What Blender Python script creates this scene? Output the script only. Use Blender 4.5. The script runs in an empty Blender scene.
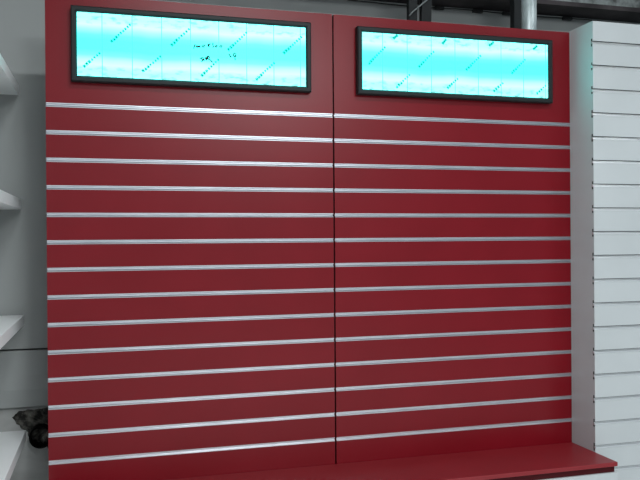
import bpy, bmesh, math, random
from mathutils import Matrix, Vector

random.seed(7)
scene = bpy.context.scene
col = scene.collection

# ---------------------------------------------------------------- camera
cam_data = bpy.data.cameras.new('camera')
cam_data.sensor_width = 36.0
cam_data.sensor_fit = 'HORIZONTAL'
cam_data.lens = 753.514 / 640 * 36.0
cam_data.clip_start = 0.02
cam = bpy.data.objects.new('camera', cam_data)
col.objects.link(cam)
yaw, pitch, roll = 0.27446, -0.00237, -0.00714
fwd = Vector((math.sin(yaw) * math.cos(pitch), math.cos(yaw) * math.cos(pitch), math.sin(pitch)))
r0 = Vector((math.cos(yaw), -math.sin(yaw), 0))
u0 = r0.cross(fwd)
right = math.cos(roll) * r0 + math.sin(roll) * u0
up = -math.sin(roll) * r0 + math.cos(roll) * u0
rot = Matrix((right, up, -fwd)).transposed()
cam.matrix_world = Matrix.Translation((-0.965, -3.193, 1.405)) @ rot.to_4x4()
scene.camera = cam

# ---------------------------------------------------------------- world
world = bpy.data.worlds.new('world')
scene.world = world
world.use_nodes = True
bgn = world.node_tree.nodes['Background']
bgn.inputs[0].default_value = (0.78, 0.92, 1.0, 1)
bgn.inputs[1].default_value = 0.40

# ---------------------------------------------------------------- lamps overhead, out of view: inferred shop lamps and added fills
def unseen_lamp(loc, size, power, color=(0.93, 0.98, 1.0)):
    d = bpy.data.lights.new('unseen_lamp', 'AREA')
    d.shape = 'RECTANGLE'
    d.size, d.size_y = size
    d.energy = power
    d.color = color
    o = bpy.data.objects.new('unseen_lamp', d)
    o.location = loc
    col.objects.link(o)
    return o
unseen_lamp((1.35, -7.4, 3.82), (1.8, 1.2), 370)
unseen_lamp((0.0, -2.35, 3.82), (1.2, 0.12), 66)
unseen_lamp((2.4, -2.40, 3.82), (1.2, 0.12), 26)  # added fill lamp, brightens the left shelves from the right
unseen_lamp((-0.1, -5.2, 3.82), (1.2, 0.6), 95)  # added fill lamp, lifts the left shelf edges from the front

# ---------------------------------------------------------------- exposure
vs = scene.view_settings
vs.view_transform = 'Standard'
vs.look = 'None'
vs.exposure = 0.0
vs.gamma = 1.0
vs.use_curve_mapping = False

# ---------------------------------------------------------------- materials
def mat(name, color, rough=0.5, metal=0.0, spec=0.5, coat=0.0):
    m = bpy.data.materials.new(name)
    m.use_nodes = True
    b = m.node_tree.nodes['Principled BSDF']
    b.inputs['Base Color'].default_value = (*color, 1)
    b.inputs['Roughness'].default_value = rough
    b.inputs['Metallic'].default_value = metal
    b.inputs['Specular IOR Level'].default_value = spec
    b.inputs['Coat Weight'].default_value = coat
    return m

def noise_mix(m, c1, c2, scale=(8, 8, 8), lo=0.4, hi=0.65, detail=6, bump=0.0, bump_scale=None):
    nt = m.node_tree; n = nt.nodes; l = nt.links
    b = n['Principled BSDF']
    tc = n.new('ShaderNodeTexCoord')
    mp = n.new('ShaderNodeMapping'); mp.inputs['Scale'].default_value = scale
    nz = n.new('ShaderNodeTexNoise'); nz.inputs['Scale'].default_value = 1.0; nz.inputs['Detail'].default_value = detail
    rp = n.new('ShaderNodeValToRGB')
    rp.color_ramp.elements[0].position = lo; rp.color_ramp.elements[0].color = (*c1, 1)
    rp.color_ramp.elements[1].position = hi; rp.color_ramp.elements[1].color = (*c2, 1)
    l.new(tc.outputs['Object'], mp.inputs['Vector']); l.new(mp.outputs[0], nz.inputs['Vector'])
    l.new(nz.outputs[0], rp.inputs[0]); l.new(rp.outputs[0], b.inputs['Base Color'])
    if bump:
        bp = n.new('ShaderNodeBump'); bp.inputs['Strength'].default_value = bump; bp.inputs['Distance'].default_value = 0.01
        l.new(nz.outputs[0], bp.inputs['Height']); l.new(bp.outputs[0], b.inputs['Normal'])
    return m

M = {}
M['red'] = noise_mix(mat('red_laminate', (0.3, 0.015, 0.02), 0.30, spec=0.28), (0.155, 0.0018, 0.0065), (0.170, 0.0025, 0.008), (3, 3, 3))
M['red_top'] = noise_mix(mat('red_bench_laminate', (0.3, 0.02, 0.025), 0.45), (0.205, 0.008, 0.013), (0.22, 0.009, 0.015), (4, 4, 4))
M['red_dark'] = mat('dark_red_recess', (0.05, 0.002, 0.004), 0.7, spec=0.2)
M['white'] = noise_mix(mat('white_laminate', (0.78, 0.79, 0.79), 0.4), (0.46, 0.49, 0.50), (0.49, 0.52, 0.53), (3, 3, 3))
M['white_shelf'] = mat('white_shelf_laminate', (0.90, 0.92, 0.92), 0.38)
M['alu'] = noise_mix(mat('brushed_aluminium', (0.85, 0.85, 0.88), 0.34, metal=1.0), (0.54, 0.55, 0.59), (0.68, 0.68, 0.72), (6, 200, 200))
M['alu_dull'] = mat('anodised_aluminium', (0.80, 0.82, 0.83), 0.4, metal=1.0)
M['frame'] = mat('black_frame', (0.010, 0.014, 0.015), 0.5, spec=0.25)
M['wall'] = noise_mix(mat('grey_wall_paint', (0.3, 0.3, 0.3), 0.6), (0.31, 0.325, 0.32), (0.35, 0.365, 0.36), (2, 2, 1.2), 0.35, 0.7)
M['wall_low'] = noise_mix(mat('stained_grey_plaster', (0.2, 0.2, 0.2), 0.8), (0.34, 0.34, 0.33), (0.52, 0.53, 0.52), (5, 5, 7), 0.32, 0.6)
M['plaster'] = noise_mix(mat('broken_plaster', (0.08, 0.075, 0.06), 0.95), (0.015, 0.014, 0.012), (0.26, 0.25, 0.22), (30, 30, 30), 0.42, 0.72, bump=0.6)
M['pipe_black'] = mat('black_pipe', (0.003, 0.003, 0.003), 0.8, spec=0.1)
M['beam_soffit'] = noise_mix(mat('shaded_stained_soffit', (0.02, 0.02, 0.02), 0.8), (0.016, 0.012, 0.014), (0.06, 0.05, 0.053), (6, 6, 6), 0.4, 0.75)  # stained soffit, made darker to paint in the shade under the beam
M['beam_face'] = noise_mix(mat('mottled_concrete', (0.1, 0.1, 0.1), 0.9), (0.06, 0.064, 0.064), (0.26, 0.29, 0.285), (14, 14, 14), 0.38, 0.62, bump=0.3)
M['galv'] = noise_mix(mat('galvanised_steel', (0.5, 0.55, 0.56), 0.35, metal=0.45), (0.42, 0.50, 0.51), (0.72, 0.80, 0.81), (30, 30, 12), 0.35, 0.65)
M['steel_dark'] = mat('dark_steel', (0.008, 0.010, 0.011), 0.6, spec=0.25)
M['cable'] = mat('black_cable', (0.01, 0.01, 0.01), 0.6)
M['wire'] = mat('grey_wire', (0.16, 0.18, 0.18), 0.5)
M['core'] = mat('shaded_board_core', (0.05, 0.055, 0.05), 0.9)
M['floor'] = noise_mix(mat('grey_screed', (0.25, 0.25, 0.25), 0.6), (0.56, 0.56, 0.55), (0.62, 0.62, 0.61), (3, 3, 3))
M['ceiling'] = mat('dark_ceiling_paint', (0.03, 0.03, 0.032), 0.9)
M['wall_white'] = noise_mix(mat('white_wall_paint', (0.6, 0.6, 0.6), 0.6), (0.55, 0.56, 0.56), (0.6, 0.61, 0.61), (2, 2, 2))
M['film_ink'] = mat('green_film_print', (0.0, 0.10, 0.09), 0.7)
M['film_ink'].node_tree.nodes['Principled BSDF'].inputs['Emission Color'].default_value = (0.0, 0.36, 0.31, 1)   # light coming through the printed film
M['film_ink'].node_tree.nodes['Principled BSDF'].inputs['Emission Strength'].default_value = 1.5
M['marker_ink'] = mat('black_marker_ink', (0.01, 0.03, 0.035), 0.7)

def screen_mat():
    """backlit diffuser: LED strips along the top and bottom edge under a wrinkled cyan film"""
    m = bpy.data.materials.new('backlit_film')
    m.use_nodes = True
    nt = m.node_tree; n = nt.nodes; l = nt.links
    b = n['Principled BSDF']
    b.inputs['Base Color'].default_value = (0.03, 0.1, 0.1, 1)
    b.inputs['Specular IOR Level'].default_value = 0.2
    b.inputs['Roughness'].default_value = 0.35
    tc = n.new('ShaderNodeTexCoord')
    sep = n.new('ShaderNodeSeparateXYZ'); l.new(tc.outputs['Generated'], sep.inputs[0])
    def noise(scale, sc, detail=4):
        mp = n.new('ShaderNodeMapping'); mp.inputs['Scale'].default_value = sc
        nz = n.new('ShaderNodeTexNoise'); nz.inputs['Scale'].default_value = scale; nz.inputs['Detail'].default_value = detail
        l.new(tc.outputs['Object'], mp.inputs[0]); l.new(mp.outputs[0], nz.inputs['Vector'])
        return nz.outputs[0]
    def math_(op, a, bb):
        k = n.new('ShaderNodeMath'); k.operation = op
        for i, v in enumerate((a, bb)):
            if isinstance(v, (int, float)): k.inputs[i].default_value = v
            else: l.new(v, k.inputs[i])
        return k.outputs[0]
    wob = math_('MULTIPLY', math_('SUBTRACT', noise(5.0, (1, 1, 0.4), 2), 0.5), 0.10)
    v = math_('ADD', sep.outputs['Z'], wob)
    rp = n.new('ShaderNodeValToRGB')
    cr = rp.color_ramp
    cyan, white = (0.030, 1.0, 0.86, 1), (0.22, 1.0, 0.97, 1)
    def c_(r): return (r, 1.0, 0.95, 1)
    stops = [(0.0, c_(.17)), (0.10, c_(.14)), (0.19, white), (0.265, c_(.16)), (0.34, c_(.058)), (0.43, cyan),
             (0.58, cyan), (0.66, c_(.045)), (0.75, c_(.125)), (0.82, white), (0.92, c_(.16)), (1.0, c_(.17))]
    cr.elements[0].position, cr.elements[0].color = stops[0]
    cr.elements[1].position, cr.elements[1].color = stops[-1]
    for p, c in stops[1:-1]:
        e = cr.elements.new(p); e.color = c
    l.new(v, rp.inputs[0])
    # wrinkles of the film, strongest along its two long edges
    edge = math_('MULTIPLY', math_('ABSOLUTE', math_('SUBTRACT', sep.outputs['Z'], 0.5), 0.0), 2.0)
    er = n.new('ShaderNodeMapRange'); er.inputs[1].default_value = 0.60; er.inputs[2].default_value = 0.80
    er.inputs[3].default_value = 0.0; er.inputs[4].default_value = 1.0
    l.new(edge, er.inputs[0])
    wn = n.new('ShaderNodeMapRange'); wn.inputs[1].default_value = 0.50; wn.inputs[2].default_value = 0.66
    l.new(noise(45, (0.6, 1, 1.3), 6), wn.inputs[0])
    wr = math_('MULTIPLY', wn.outputs[0], er.outputs[0])
    mx = n.new('ShaderNodeMix'); mx.data_type = 'RGBA'
    l.new(math_('MULTIPLY', wr, 0.95), mx.inputs[0]); l.new(rp.outputs[0], mx.inputs[6]); mx.inputs[7].default_value = (0.06, 0.21, 0.20, 1)
    # faint vertical folds
    so = n.new('ShaderNodeSeparateXYZ'); l.new(tc.outputs['Object'], so.inputs[0])
    fr = math_('FRACT', math_('MULTIPLY', so.outputs['X'], 1 / 0.118), 0.0)
    fold = math_('LESS_THAN', fr, 0.03)
    mx2 = n.new('ShaderNodeMix'); mx2.data_type = 'RGBA'
    l.new(math_('MULTIPLY', fold, 0.84), mx2.inputs[0]); l.new(mx.outputs[2], mx2.inputs[6]); mx2.inputs[7].default_value = (0.025, 0.22, 0.21, 1)
    l.new(mx2.outputs[2], b.inputs['Emission Color'])
    b.inputs['Emission Strength'].default_value = 3.3
    return m
M['screen'] = screen_mat()

# ---------------------------------------------------------------- helpers
def add_box(bm, x0, x1, y0, y1, z0, z1):
    vs_ = [bm.verts.new((x, y, z)) for x in (x0, x1) for y in (y0, y1) for z in (z0, z1)]
    for q in ((0, 1, 3, 2), (4, 6, 7, 5), (0, 4, 5, 1), (2, 3, 7, 6), (0, 2, 6, 4), (1, 5, 7, 3)):
        bm.faces.new([vs_[i] for i in q])

def add_prism_x(bm, prof, x0, x1):
    """closed (y, z) outline extruded along x"""
    a = [bm.verts.new((x0, y, z)) for y, z in prof]
    b = [bm.verts.new((x1, y, z)) for y, z in prof]
    n = len(prof)
    bm.faces.new(a); bm.faces.new(b[::-1])
    for i in range(n):
        j = (i + 1) % n
        bm.faces.new([a[j], a[i], b[i], b[j]])

def add_tube(bm, pts, r, seg=16, caps=True):
    pts = [Vector(p) for p in pts]
    rings = []
    for i, p in enumerate(pts):
        d = (pts[min(i + 1, len(pts) - 1)] - pts[max(i - 1, 0)]).normalized()
        ref = Vector((0, 0, 1)) if abs(d.z) < 0.9 else Vector((1, 0, 0))
        s = d.cross(ref).normalized(); t = s.cross(d)
        rings.append([bm.verts.new(p + r * (math.cos(2 * math.pi * k / seg) * s + math.sin(2 * math.pi * k / seg) * t)) for k in range(seg)])
    for a, b in zip(rings, rings[1:]):
        for k in range(seg):
            f = bm.faces.new([a[k], a[(k + 1) % seg], b[(k + 1) % seg], b[k]]); f.smooth = True
    if caps:
        bm.faces.new(rings[0][::-1]); bm.faces.new(rings[-1])

def obj(name, bm, material, parent=None, bevel=0.0, seg=2):
    bmesh.ops.recalc_face_normals(bm, faces=bm.faces)
    me = bpy.data.meshes.new(name)
    bm.to_mesh(me); bm.free()
    o = bpy.data.objects.new(name, me)
    me.materials.append(material)
    col.objects.link(o)
    if parent: o.parent = parent
    if bevel:
        md = o.modifiers.new('bevel', 'BEVEL'); md.width = bevel; md.segments = seg; md.limit_method = 'ANGLE'
    return o

def thing(name, label, cat, loc=(0, 0, 0), group=None):
    o = bpy.data.objects.new(name, None)
    o.empty_display_size = 0.1
    o.location = loc
    o['label'] = label; o['category'] = cat
    if group: o['group'] = group
    col.objects.link(o)
    return o

def tag(o, label, cat, group=None):
    o['label'] = label; o['category'] = cat
    if group: o['group'] = group
    return o

def struct(name, bm, m, bevel=0.0):
    o = obj(name, bm, m, None, bevel)
    o['kind'] = 'structure'
    return o

def box_obj(name, b, m, parent=None, bevel=0.0):
    bm = bmesh.new(); add_box(bm, *b)
    return obj(name, bm, m, parent, bevel)

# ---------------------------------------------------------------- the setting
WY = 0.42                                   # face of the grey wall behind the displays
bm = bmesh.new(); add_box(bm, -1.85, 3.2, -7.5, 0.70, -0.1, 0.0); struct('floor', bm, M['floor'])
bm = bmesh.new(); add_box(bm, -1.85, 3.2, -7.5, 0.70, 3.90, 4.0); struct('ceiling', bm, M['ceiling'])
bm = bmesh.new(); add_box(bm, -1.85, -1.67, -7.5, 0.42, 0.0, 3.90); struct('wall_left', bm, M['wall_white'])
# grey back wall: lower plaster set back, a board edge above it, a joint, the big sheet
bm = bmesh.new()
add_box(bm, -1.85, 3.2, WY + 0.05, 0.70, 0.0, 3.90)
struct('wall_back', bm, M['wall_low'])
bm = bmesh.new(); add_prism_x(bm, [(WY, 0.911), (WY - 0.002, 0.905), (WY - 0.006, 0.80), (WY - 0.004, 0.735), (WY + 0.012, 0.655), (WY + 0.05, 0.640), (WY + 0.05, 0.911)], -1.67, 3.2)
struct('trim_1', bm, M['wall'])
bm = bmesh.new(); add_box(bm, -1.67, 3.2, WY, WY + 0.05, 0.919, 3.90); struct('trim_2', bm, M['wall'])
# concrete beam under the ceiling
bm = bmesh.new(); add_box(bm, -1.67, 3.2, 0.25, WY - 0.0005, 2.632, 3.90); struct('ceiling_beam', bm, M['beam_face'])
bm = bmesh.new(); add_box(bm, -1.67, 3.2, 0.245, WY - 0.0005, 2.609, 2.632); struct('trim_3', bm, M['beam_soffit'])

# ragged hole in the plaster with the pipe
def ragged_patch(outline, y, depth, m, name):
    bm = bmesh.new()
    pts = []
    for (x0, z0), (x1, z1) in zip(outline, outline[1:] + outline[:1]):
        k = max(1, int(math.hypot(x1 - x0, z1 - z0) / 0.008))
        for i in range(k):
            t = i / k
            pts.append((x0 + (x1 - x0) * t + random.uniform(-.004, .004), z0 + (z1 - z0) * t + random.uniform(-.004, .004)))
    cx = sum(p[0] for p in pts) / len(pts); cz = sum(p[1] for p in pts) / len(pts)
    rings = []
    for s, dy in ((1.0, 0.0), (0.9, -depth * 0.8), (0.7, -depth), (0.45, -depth * 0.7), (0.2, -depth * 0.9)):
        rings.append([bm.verts.new((cx + (x - cx) * s, y + dy * random.uniform(0.4, 1.3), cz + (z - cz) * s)) for x, z in pts])
    n = len(pts)
    for a, b in zip(rings, rings[1:]):
        for i in range(n):
            bm.faces.new([a[i], a[(i + 1) % n], b[(i + 1) % n], b[i]])
    bm.faces.new(rings[-1])
    return struct(name, bm, m)
ragged_patch([(-1.37, 0.575), (-1.385, 0.605), (-1.355, 0.632), (-1.19, 0.639), (-1.10, 0.635), (-1.10, 0.47), (-1.19, 0.43), (-1.235, 0.452), (-1.262, 0.478), (-1.305, 0.492), (-1.325, 0.53)],
             WY + 0.049, 0.015, M['plaster'], 'trim_4')

p = thing('pipe_end', 'open black pipe end in broken plaster low on the grey wall', 'pipe', (-1.262, WY + 0.035, 0.518))
bm = bmesh.new()
R1, R0, SG = 0.051, 0.044, 32
ringsets = []
for r, y in ((R1, 0.015), (R1, -0.045), (R0, -0.045), (R0, 0.010)):
    ringsets.append([bm.verts.new((r * math.cos(2 * math.pi * k / SG), y, r * math.sin(2 * math.pi * k / SG))) for k in range(SG)])
for a, b in zip(ringsets, ringsets[1:]):
    for k in range(SG):
        bm.faces.new([a[k], a[(k + 1) % SG], b[(k + 1) % SG], b[k]])
bm.faces.new(ringsets[-1])
obj('pipe_sleeve', bm, M['pipe_black'], p)

# ---------------------------------------------------------------- red slatwall panels
PITCH, Z1 = 0.1102, 1.9470
groove_z = [Z1 - PITCH * i for i in range(14)]
GH, GD, TH = 0.0087, 0.010, 0.018

def slat_profile(z_bot, z_top, zs, half, depth, thick, t_half=0.0, t0=0.0, t1=0.0):
    pr = [(0, z_top)]
    for z in zs:
        if t_half:
            pr += [(0, z + half), (t0, z + half), (t0, z + t_half), (t1, z + t_half), (t1, z - t_half), (t0, z - t_half), (t0, z - half), (0, z - half)]
        else:
            pr += [(0, z + half), (depth, z + half), (depth, z - half), (0, z - half)]
    pr += [(0, z_bot), (thick, z_bot), (thick, z_top)]
    return pr

def insert_profile(z):
    h = GH - 0.0003
    return [(-0.0012, z + h), (-0.0012, z + h - 0.0030), (0.0065, z + h - 0.0046), (0.0065, z - 0.0010), (0.0030, z - 0.0016),
            (-0.0014, z - h + 0.0020), (-0.0014, z - h), (0.0095, z - h), (0.0095, z + h)]

def red_panel(x0, x1, label):
    t = thing('slatwall', label, 'slatwall', ((x0 + x1) / 2, 0, 0), 'red slatwall panels')
    w = (x1 - x0) / 2
    bm = bmesh.new()
    add_prism_x(bm, slat_profile(0.0, 2.395, groove_z, GH, GD, TH), -w, w)
    obj('grooved_board', bm, M['red'], t)
    for z in groove_z:
        bm = bmesh.new(); add_prism_x(bm, insert_profile(z), -w + 0.0008, w - 0.0008)
        obj('groove_insert', bm, M['alu'], t)
    return t
left_panel = red_panel(-1.2, -0.0035, 'red grooved slatwall panel left of the black vertical seam')
right_panel = red_panel(0.0035, 1.1985, 'red grooved slatwall panel right of the seam, beside the white side panel')
# dark batten behind the joint and a frame that keeps the two panels upright
fr = thing('support_frame', 'dark upright batten showing only in the seam between two red panels', 'frame', (0, 0.02, 0))
box_obj('upright', (-0.03, 0.03, 0.0, 0.03, 0.0, 2.393), M['steel_dark'], fr)

# ---------------------------------------------------------------- light boxes
def ribbon(bm, pts, w, y):
    pts = [Vector((a, b)) for a, b in pts]
    L, Rr = [], []
    for i, q in enumerate(pts):
        d = pts[min(i + 1, len(pts) - 1)] - pts[max(i - 1, 0)]
        if d.length < 1e-6: d = pts[1] - pts[0]
        d.normalize(); nrm = Vector((-d.y, d.x)) * w / 2
        L.append(bm.verts.new((q.x + nrm.x, y, q.y + nrm.y))); Rr.append(bm.verts.new((q.x - nrm.x, y, q.y - nrm.y)))
    for i in range(len(pts) - 1):
        bm.faces.new([L[i], L[i + 1], Rr[i + 1], Rr[i]])

def film_print(bm, x0, z0, x1, z1, y):
    """one diagonal row of tiny printed characters"""
    d = Vector((x1 - x0, z1 - z0)); ln = d.length; d.normalize(); nrm = Vector((-d.y, d.x))
    k = max(3, int(ln / 0.0125)); h = 0.0135
    for i in range(k):
        c = Vector((x0, z0)) + d * (i + 0.5) * ln / k
        s = 1.0 if i < 3 else 0.72
        cw, ch = 0.0105 * s, h * s
        def P(a, b): q = c + d * a * cw / 2 + nrm * b * ch / 2; return (q.x, q.y)
        b_ = random.uniform(-0.35, 0.35); ribbon(bm, [P(-1, b_), P(1, b_)], ch * 0.62, y)
        for _ in range(2):
            b_ = random.uniform(-0.8, 0.8); ribbon(bm, [P(-1, b_), P(1, b_)], 0.0036, y)
        a_ = random.uniform(-.6, .6); ribbon(bm, [P(a_, -1), P(a_, 1)], 0.0036, y)
        if random.random() < .6: ribbon(bm, [P(-.9, -.9), P(.9, .6)], 0.0030, y)

def light_box(x0, z0, w, h, label, prints):
    t = thing('light_box', label, 'light box', (x0, 0, z0), 'light boxes at the top of the red panels')
    D, B = -0.036, 0.0232
    bm = bmesh.new()
    loops = []
    for inset, y in ((0, -0.0005), (0, D + 0.004), (0.004, D), (B - 0.007, D), (B, D + 0.007), (B, -0.0005)):
        loops.append([bm.verts.new(c) for c in ((inset, y, inset), (w - inset, y, inset), (w - inset, y, h - inset), (inset, y, h - inset))])
    for a, b in zip(loops, loops[1:]):
        for i in range(4):
            bm.faces.new([a[i], a[(i + 1) % 4], b[(i + 1) % 4], b[i]])
    for i in range(4):
        bm.faces.new([loops[-1][i], loops[-1][(i + 1) % 4], loops[0][(i + 1) % 4], loops[0][i]])
    obj('frame', bm, M['frame'], t)
    face = box_obj('backlit_screen', (B + 0.0002, w - B - 0.0002, D + 0.010, D + 0.014, B + 0.0002, h - B - 0.0002), M['screen'], t)
    for pr in prints:                              # rows of tiny characters printed on the film
        bm = bmesh.new(); film_print(bm, *pr, D + 0.0094)
        obj('film_print', bm, M['film_ink'], t)
    return t, D + 0.0090

PR_L = [(0.153, 0.165, 0.234, 0.244), (0.392, 0.165, 0.472, 0.243), (0.046, 0.058, 0.114, 0.122), (0.276, 0.051, 0.355, 0.122), (0.629, 0.16, 0.713, 0.245), (0.869, 0.161, 0.954, 0.242), (0.516, 0.045, 0.593, 0.123), (0.748, 0.042, 0.833, 0.122)]
PR_R = [(0.051, 0.135, 0.134, 0.219), (0.291, 0.135, 0.371, 0.214), (0.171, 0.256, 0.192, 0.274), (0.41, 0.248, 0.43, 0.271), (0.182, 0.036, 0.253, 0.102), (0.433, 0.045, 0.489, 0.096), (0.528, 0.134, 0.607, 0.209), (0.762, 0.13, 0.84, 0.204), (0.647, 0.253, 0.672, 0.274), (0.667, 0.041, 0.722, 0.088), (0.895, 0.04, 0.95, 0.086), (0.879, 0.251, 0.901, 0.27)]
lb, ink_y = light_box(-1.101, 2.040, 0.992, 0.302, 'cyan glowing light box with handwriting, on the left red panel', PR_L)
light_box(0.104, 2.042, 0.981, 0.300, 'cyan glowing light box without handwriting, on the right red panel', PR_R)
HAND = [[(0.4931, 0.1775), (0.4857, 0.1587)], [(0.4985, 0.1732), (0.4962, 0.1658), (0.5011, 0.1643), (0.5039, 0.1709), (0.4985, 0.1732)], [(0.5085, 0.1725), (0.5066, 0.1665), (0.5112, 0.1658), (0.513, 0.1714), (0.5085, 0.1725)], [(0.5235, 0.1758), (0.5212, 0.1688), (0.528, 0.1678), (0.534, 0.1774), (0.5258, 0.175)], [(0.544, 0.1716), (0.5555, 0.1847)], [(0.545, 0.1826), (0.5522, 0.1693)], [(0.5633, 0.1866), (0.5684, 0.1842), (0.5651, 0.1794), (0.5697, 0.176), (0.566, 0.1684)], [(0.5785, 0.1784), (0.5761, 0.1718), (0.5816, 0.1712), (0.5863, 0.1779), (0.5785, 0.1784)], [(0.5983, 0.1796), (0.5955, 0.173), (0.6019, 0.1716), (0.6057, 0.1783), (0.5983, 0.1796)],
        [(0.5109, 0.1192), (0.5264, 0.1247), (0.5231, 0.1094), (0.5163, 0.1067)], [(0.5187, 0.1251), (0.52, 0.1138)], [(0.5277, 0.1202), (0.5309, 0.1098), (0.5245, 0.1154)], [(0.5337, 0.126), (0.5391, 0.1126)], [(0.5355, 0.1206), (0.5493, 0.1325)], [(0.5429, 0.1321), (0.5446, 0.1175)], [(0.5391, 0.1195), (0.5529, 0.118), (0.5647, 0.1058)], [(0.5493, 0.1315), (0.552, 0.1216)],
        [(0.6337, 0.1459), (0.6415, 0.1334)], [(0.6406, 0.137), (0.6443, 0.1326)], [(0.6537, 0.1494), (0.6631, 0.1486), (0.6621, 0.1393), (0.6527, 0.1387), (0.6537, 0.1494)], [(0.6518, 0.1377), (0.6649, 0.1385)], [(0.6593, 0.1382), (0.6606, 0.1206)]]
for a, b in ((0, 1), (1, 2), (2, 3), (3, 4), (4, 6), (6, 7), (7, 8), (8, 9), (9, 12), (12, 17), (17, 19), (19, 22)):
    bm = bmesh.new()
    for s in HAND[a:b]: ribbon(bm, s, 0.0056, ink_y)
    h = obj('handwriting', bm, M['marker_ink'], lb)

# ---------------------------------------------------------------- white slatwall unit on the right
WF = -0.181
u = thing('slatwall_unit', 'white grooved slatwall unit with plain side panel, right of the red panels', 'slatwall unit', (1.2, 0, 0))
wz = [2.3025 - PITCH * i for i in range(21)]
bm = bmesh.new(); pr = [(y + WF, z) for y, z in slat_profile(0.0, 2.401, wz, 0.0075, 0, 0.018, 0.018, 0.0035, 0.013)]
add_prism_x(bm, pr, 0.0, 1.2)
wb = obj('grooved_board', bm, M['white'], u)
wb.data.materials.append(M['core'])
for f in wb.data.polygons:                       # bare board core inside the T slots, darkened to paint in groove shade
    ys = [wb.data.vertices[i].co.y for i in f.vertices]
    if WF + 0.003 < min(ys) and max(ys) < WF + 0.0135: f.material_index = 1
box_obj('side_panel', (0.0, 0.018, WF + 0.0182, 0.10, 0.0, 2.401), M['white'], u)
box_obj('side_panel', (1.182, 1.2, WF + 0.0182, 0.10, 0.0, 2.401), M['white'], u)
for z in wz:
    bm = bmesh.new()
    pr = [(-0.0014, z - 0.0074), (-0.0014, z - 0.0064), (0.0006, z - 0.0010), (0.0040, z + 0.0012), (0.0052, z + 0.0040), (0.0066, z + 0.0040), (0.0070, z - 0.0074)]
    add_prism_x(bm, [(y + WF, q) for y, q in pr], -0.0035 if z > 0.45 else 0.0005, 1.2)
    obj('groove_insert', bm, M['alu_dull'], u)

# ---------------------------------------------------------------- red topped bench below the panels
BT = 0.406
b = thing('display_bench', 'low white bench with a dark red top running under the red panels', 'bench', (0, 0, 0))
box_obj('bench_top', (-1.2, 1.1985, -0.343, -0.002, BT - 0.019, BT), M['red_top'], b, 0.002)
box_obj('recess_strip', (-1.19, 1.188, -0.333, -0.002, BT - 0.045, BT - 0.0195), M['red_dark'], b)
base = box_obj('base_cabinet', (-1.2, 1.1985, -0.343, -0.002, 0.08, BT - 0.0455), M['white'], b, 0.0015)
box_obj('plinth', (-1.18, 1.18, -0.30, -0.002, 0.0, 0.0795), M['white'], b)

# ---------------------------------------------------------------- white shelves on the left
SH = [(2.093, -1.340, 'topmost of the white shelves at the left, lit cyan on its edge'),
      (1.586, -1.330, 'second highest white shelf at the left, edge seen at eye level'),
      (1.074, -1.325, 'third white shelf down at the left, its upper face just showing'),
      (0.563, -1.321, 'lowest white shelf at the left, next to the black pipe end')]
for z, xe, lab in SH:
    s = thing('wall_shelf', lab, 'shelf', (-1.668, -0.30, z), 'white shelves on the left wall')
    w = xe + 1.668
    box_obj('shelf_board', (0.0, w, -0.90, 0.68, -0.045, 0.0), M['white_shelf'], s, 0.0012)
    for yb in (-0.6, 0.45):
        bm = bmesh.new(); add_box(bm, 0.0, 0.02, yb - 0.015, yb + 0.015, -0.12, -0.0455)
        obj('bracket', bm, M['white_shelf'], s)

# ---------------------------------------------------------------- pipes, hangers and cable above the panels
t = thing('downpipe', 'round galvanised steel pipe rising behind the right red panel', 'pipe', (1.036, 0.10, 0))
bm = bmesh.new(); add_tube(bm, [(0, 0, 0.0), (0, 0, 3.90)], 0.040, 28); obj('pipe_body', bm, M['galv'], t)
bm = bmesh.new(); add_box(bm, -0.004, 0.004, -0.042, -0.039, 0.0, 3.90); obj('seam', bm, M['galv'], t)
o = box_obj('steel_post', (0.953, 0.991, 0.09, 0.13, 0.0, 3.90), M['steel_dark'])
tag(o, 'dark square steel post left of the galvanised pipe', 'post')

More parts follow.
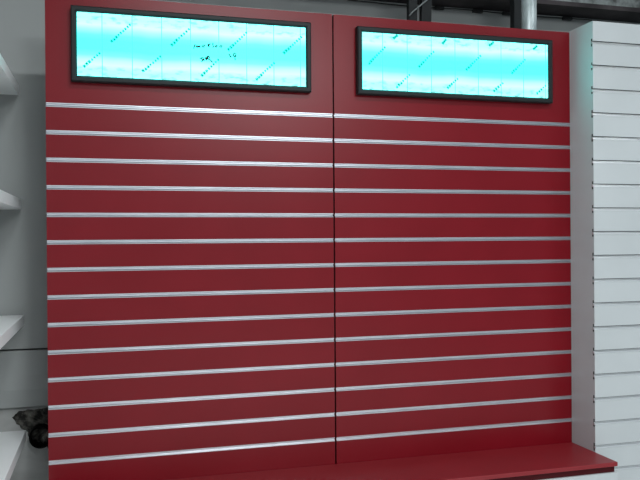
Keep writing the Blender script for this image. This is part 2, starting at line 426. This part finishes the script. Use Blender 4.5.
def bar(bm, a, b, w, d):
    a, b = Vector(a), Vector(b)
    ax = (b - a).normalized(); s = ax.cross(Vector((0, 1, 0))).normalized()
    Y = Vector((0, 1, 0))
    q = [[bm.verts.new(p + s * w / 2 * i + Y * d / 2 * j) for i, j in ((-1, -1), (1, -1), (1, 1), (-1, 1))] for p in (a, b)]
    bm.faces.new(q[0][::-1]); bm.faces.new(q[1])
    for k in range(4):
        bm.faces.new([q[0][k], q[0][(k + 1) % 4], q[1][(k + 1) % 4], q[1][k]])
for (xa, xb, w, lab) in ((0.440, 0.440, 0.042, 'upright dark hanger bar above the right light box, left one of the pair'),
                         (0.504, 0.522, 0.050, 'slanting dark hanger bar above the right light box, right one of the pair')):
    k = (3.3 - 2.455) / (2.55 - 2.455)
    bm = bmesh.new(); bar(bm, (xa, 0.15, 2.30), (xb + (xb - xa) * 0.8, 0.15, 3.30), w, 0.03)
    tag(obj('hanger_bar', bm, M['steel_dark']), lab, 'hanger', 'dark hanger bars')
bm = bmesh.new()
add_tube(bm, [(0.413, 0.118, 2.452), (0.43, 0.118, 2.472), (0.47, 0.118, 2.505), (0.505, 0.118, 2.535), (0.56, 0.118, 2.60), (0.60, 0.118, 2.70)], 0.0035, 8)
tag(obj('hanging_wire', bm, M['wire']), 'thin grey wire slung across the dark hanger bars', 'wire')

cb = thing('cable', 'black cable clipped along the grey wall below the dark beam', 'cable', (0, WY - 0.014, 2.593))
bm = bmesh.new()
xs = [0.2 + 0.05 * i for i in range(40)]
add_tube(bm, [(x, 0.0, 0.003 + 0.003 * math.sin(x * 9)) for x in xs], 0.0028, 8)
obj('cable_run', bm, M['cable'], cb)
for x, w in ((0.70, 0.05), (0.92, 0.055), (1.09, 0.045), (1.46, 0.055)):
    bm = bmesh.new(); add_box(bm, x - w / 2, x + w / 2, -0.012, 0.008, -0.006, 0.008)
    add_box(bm, x - w / 2, x - w / 2 + 0.018, -0.012, 0.008, 0.006, 0.011)
    obj('cable_clip', bm, M['cable'], cb, 0.002)
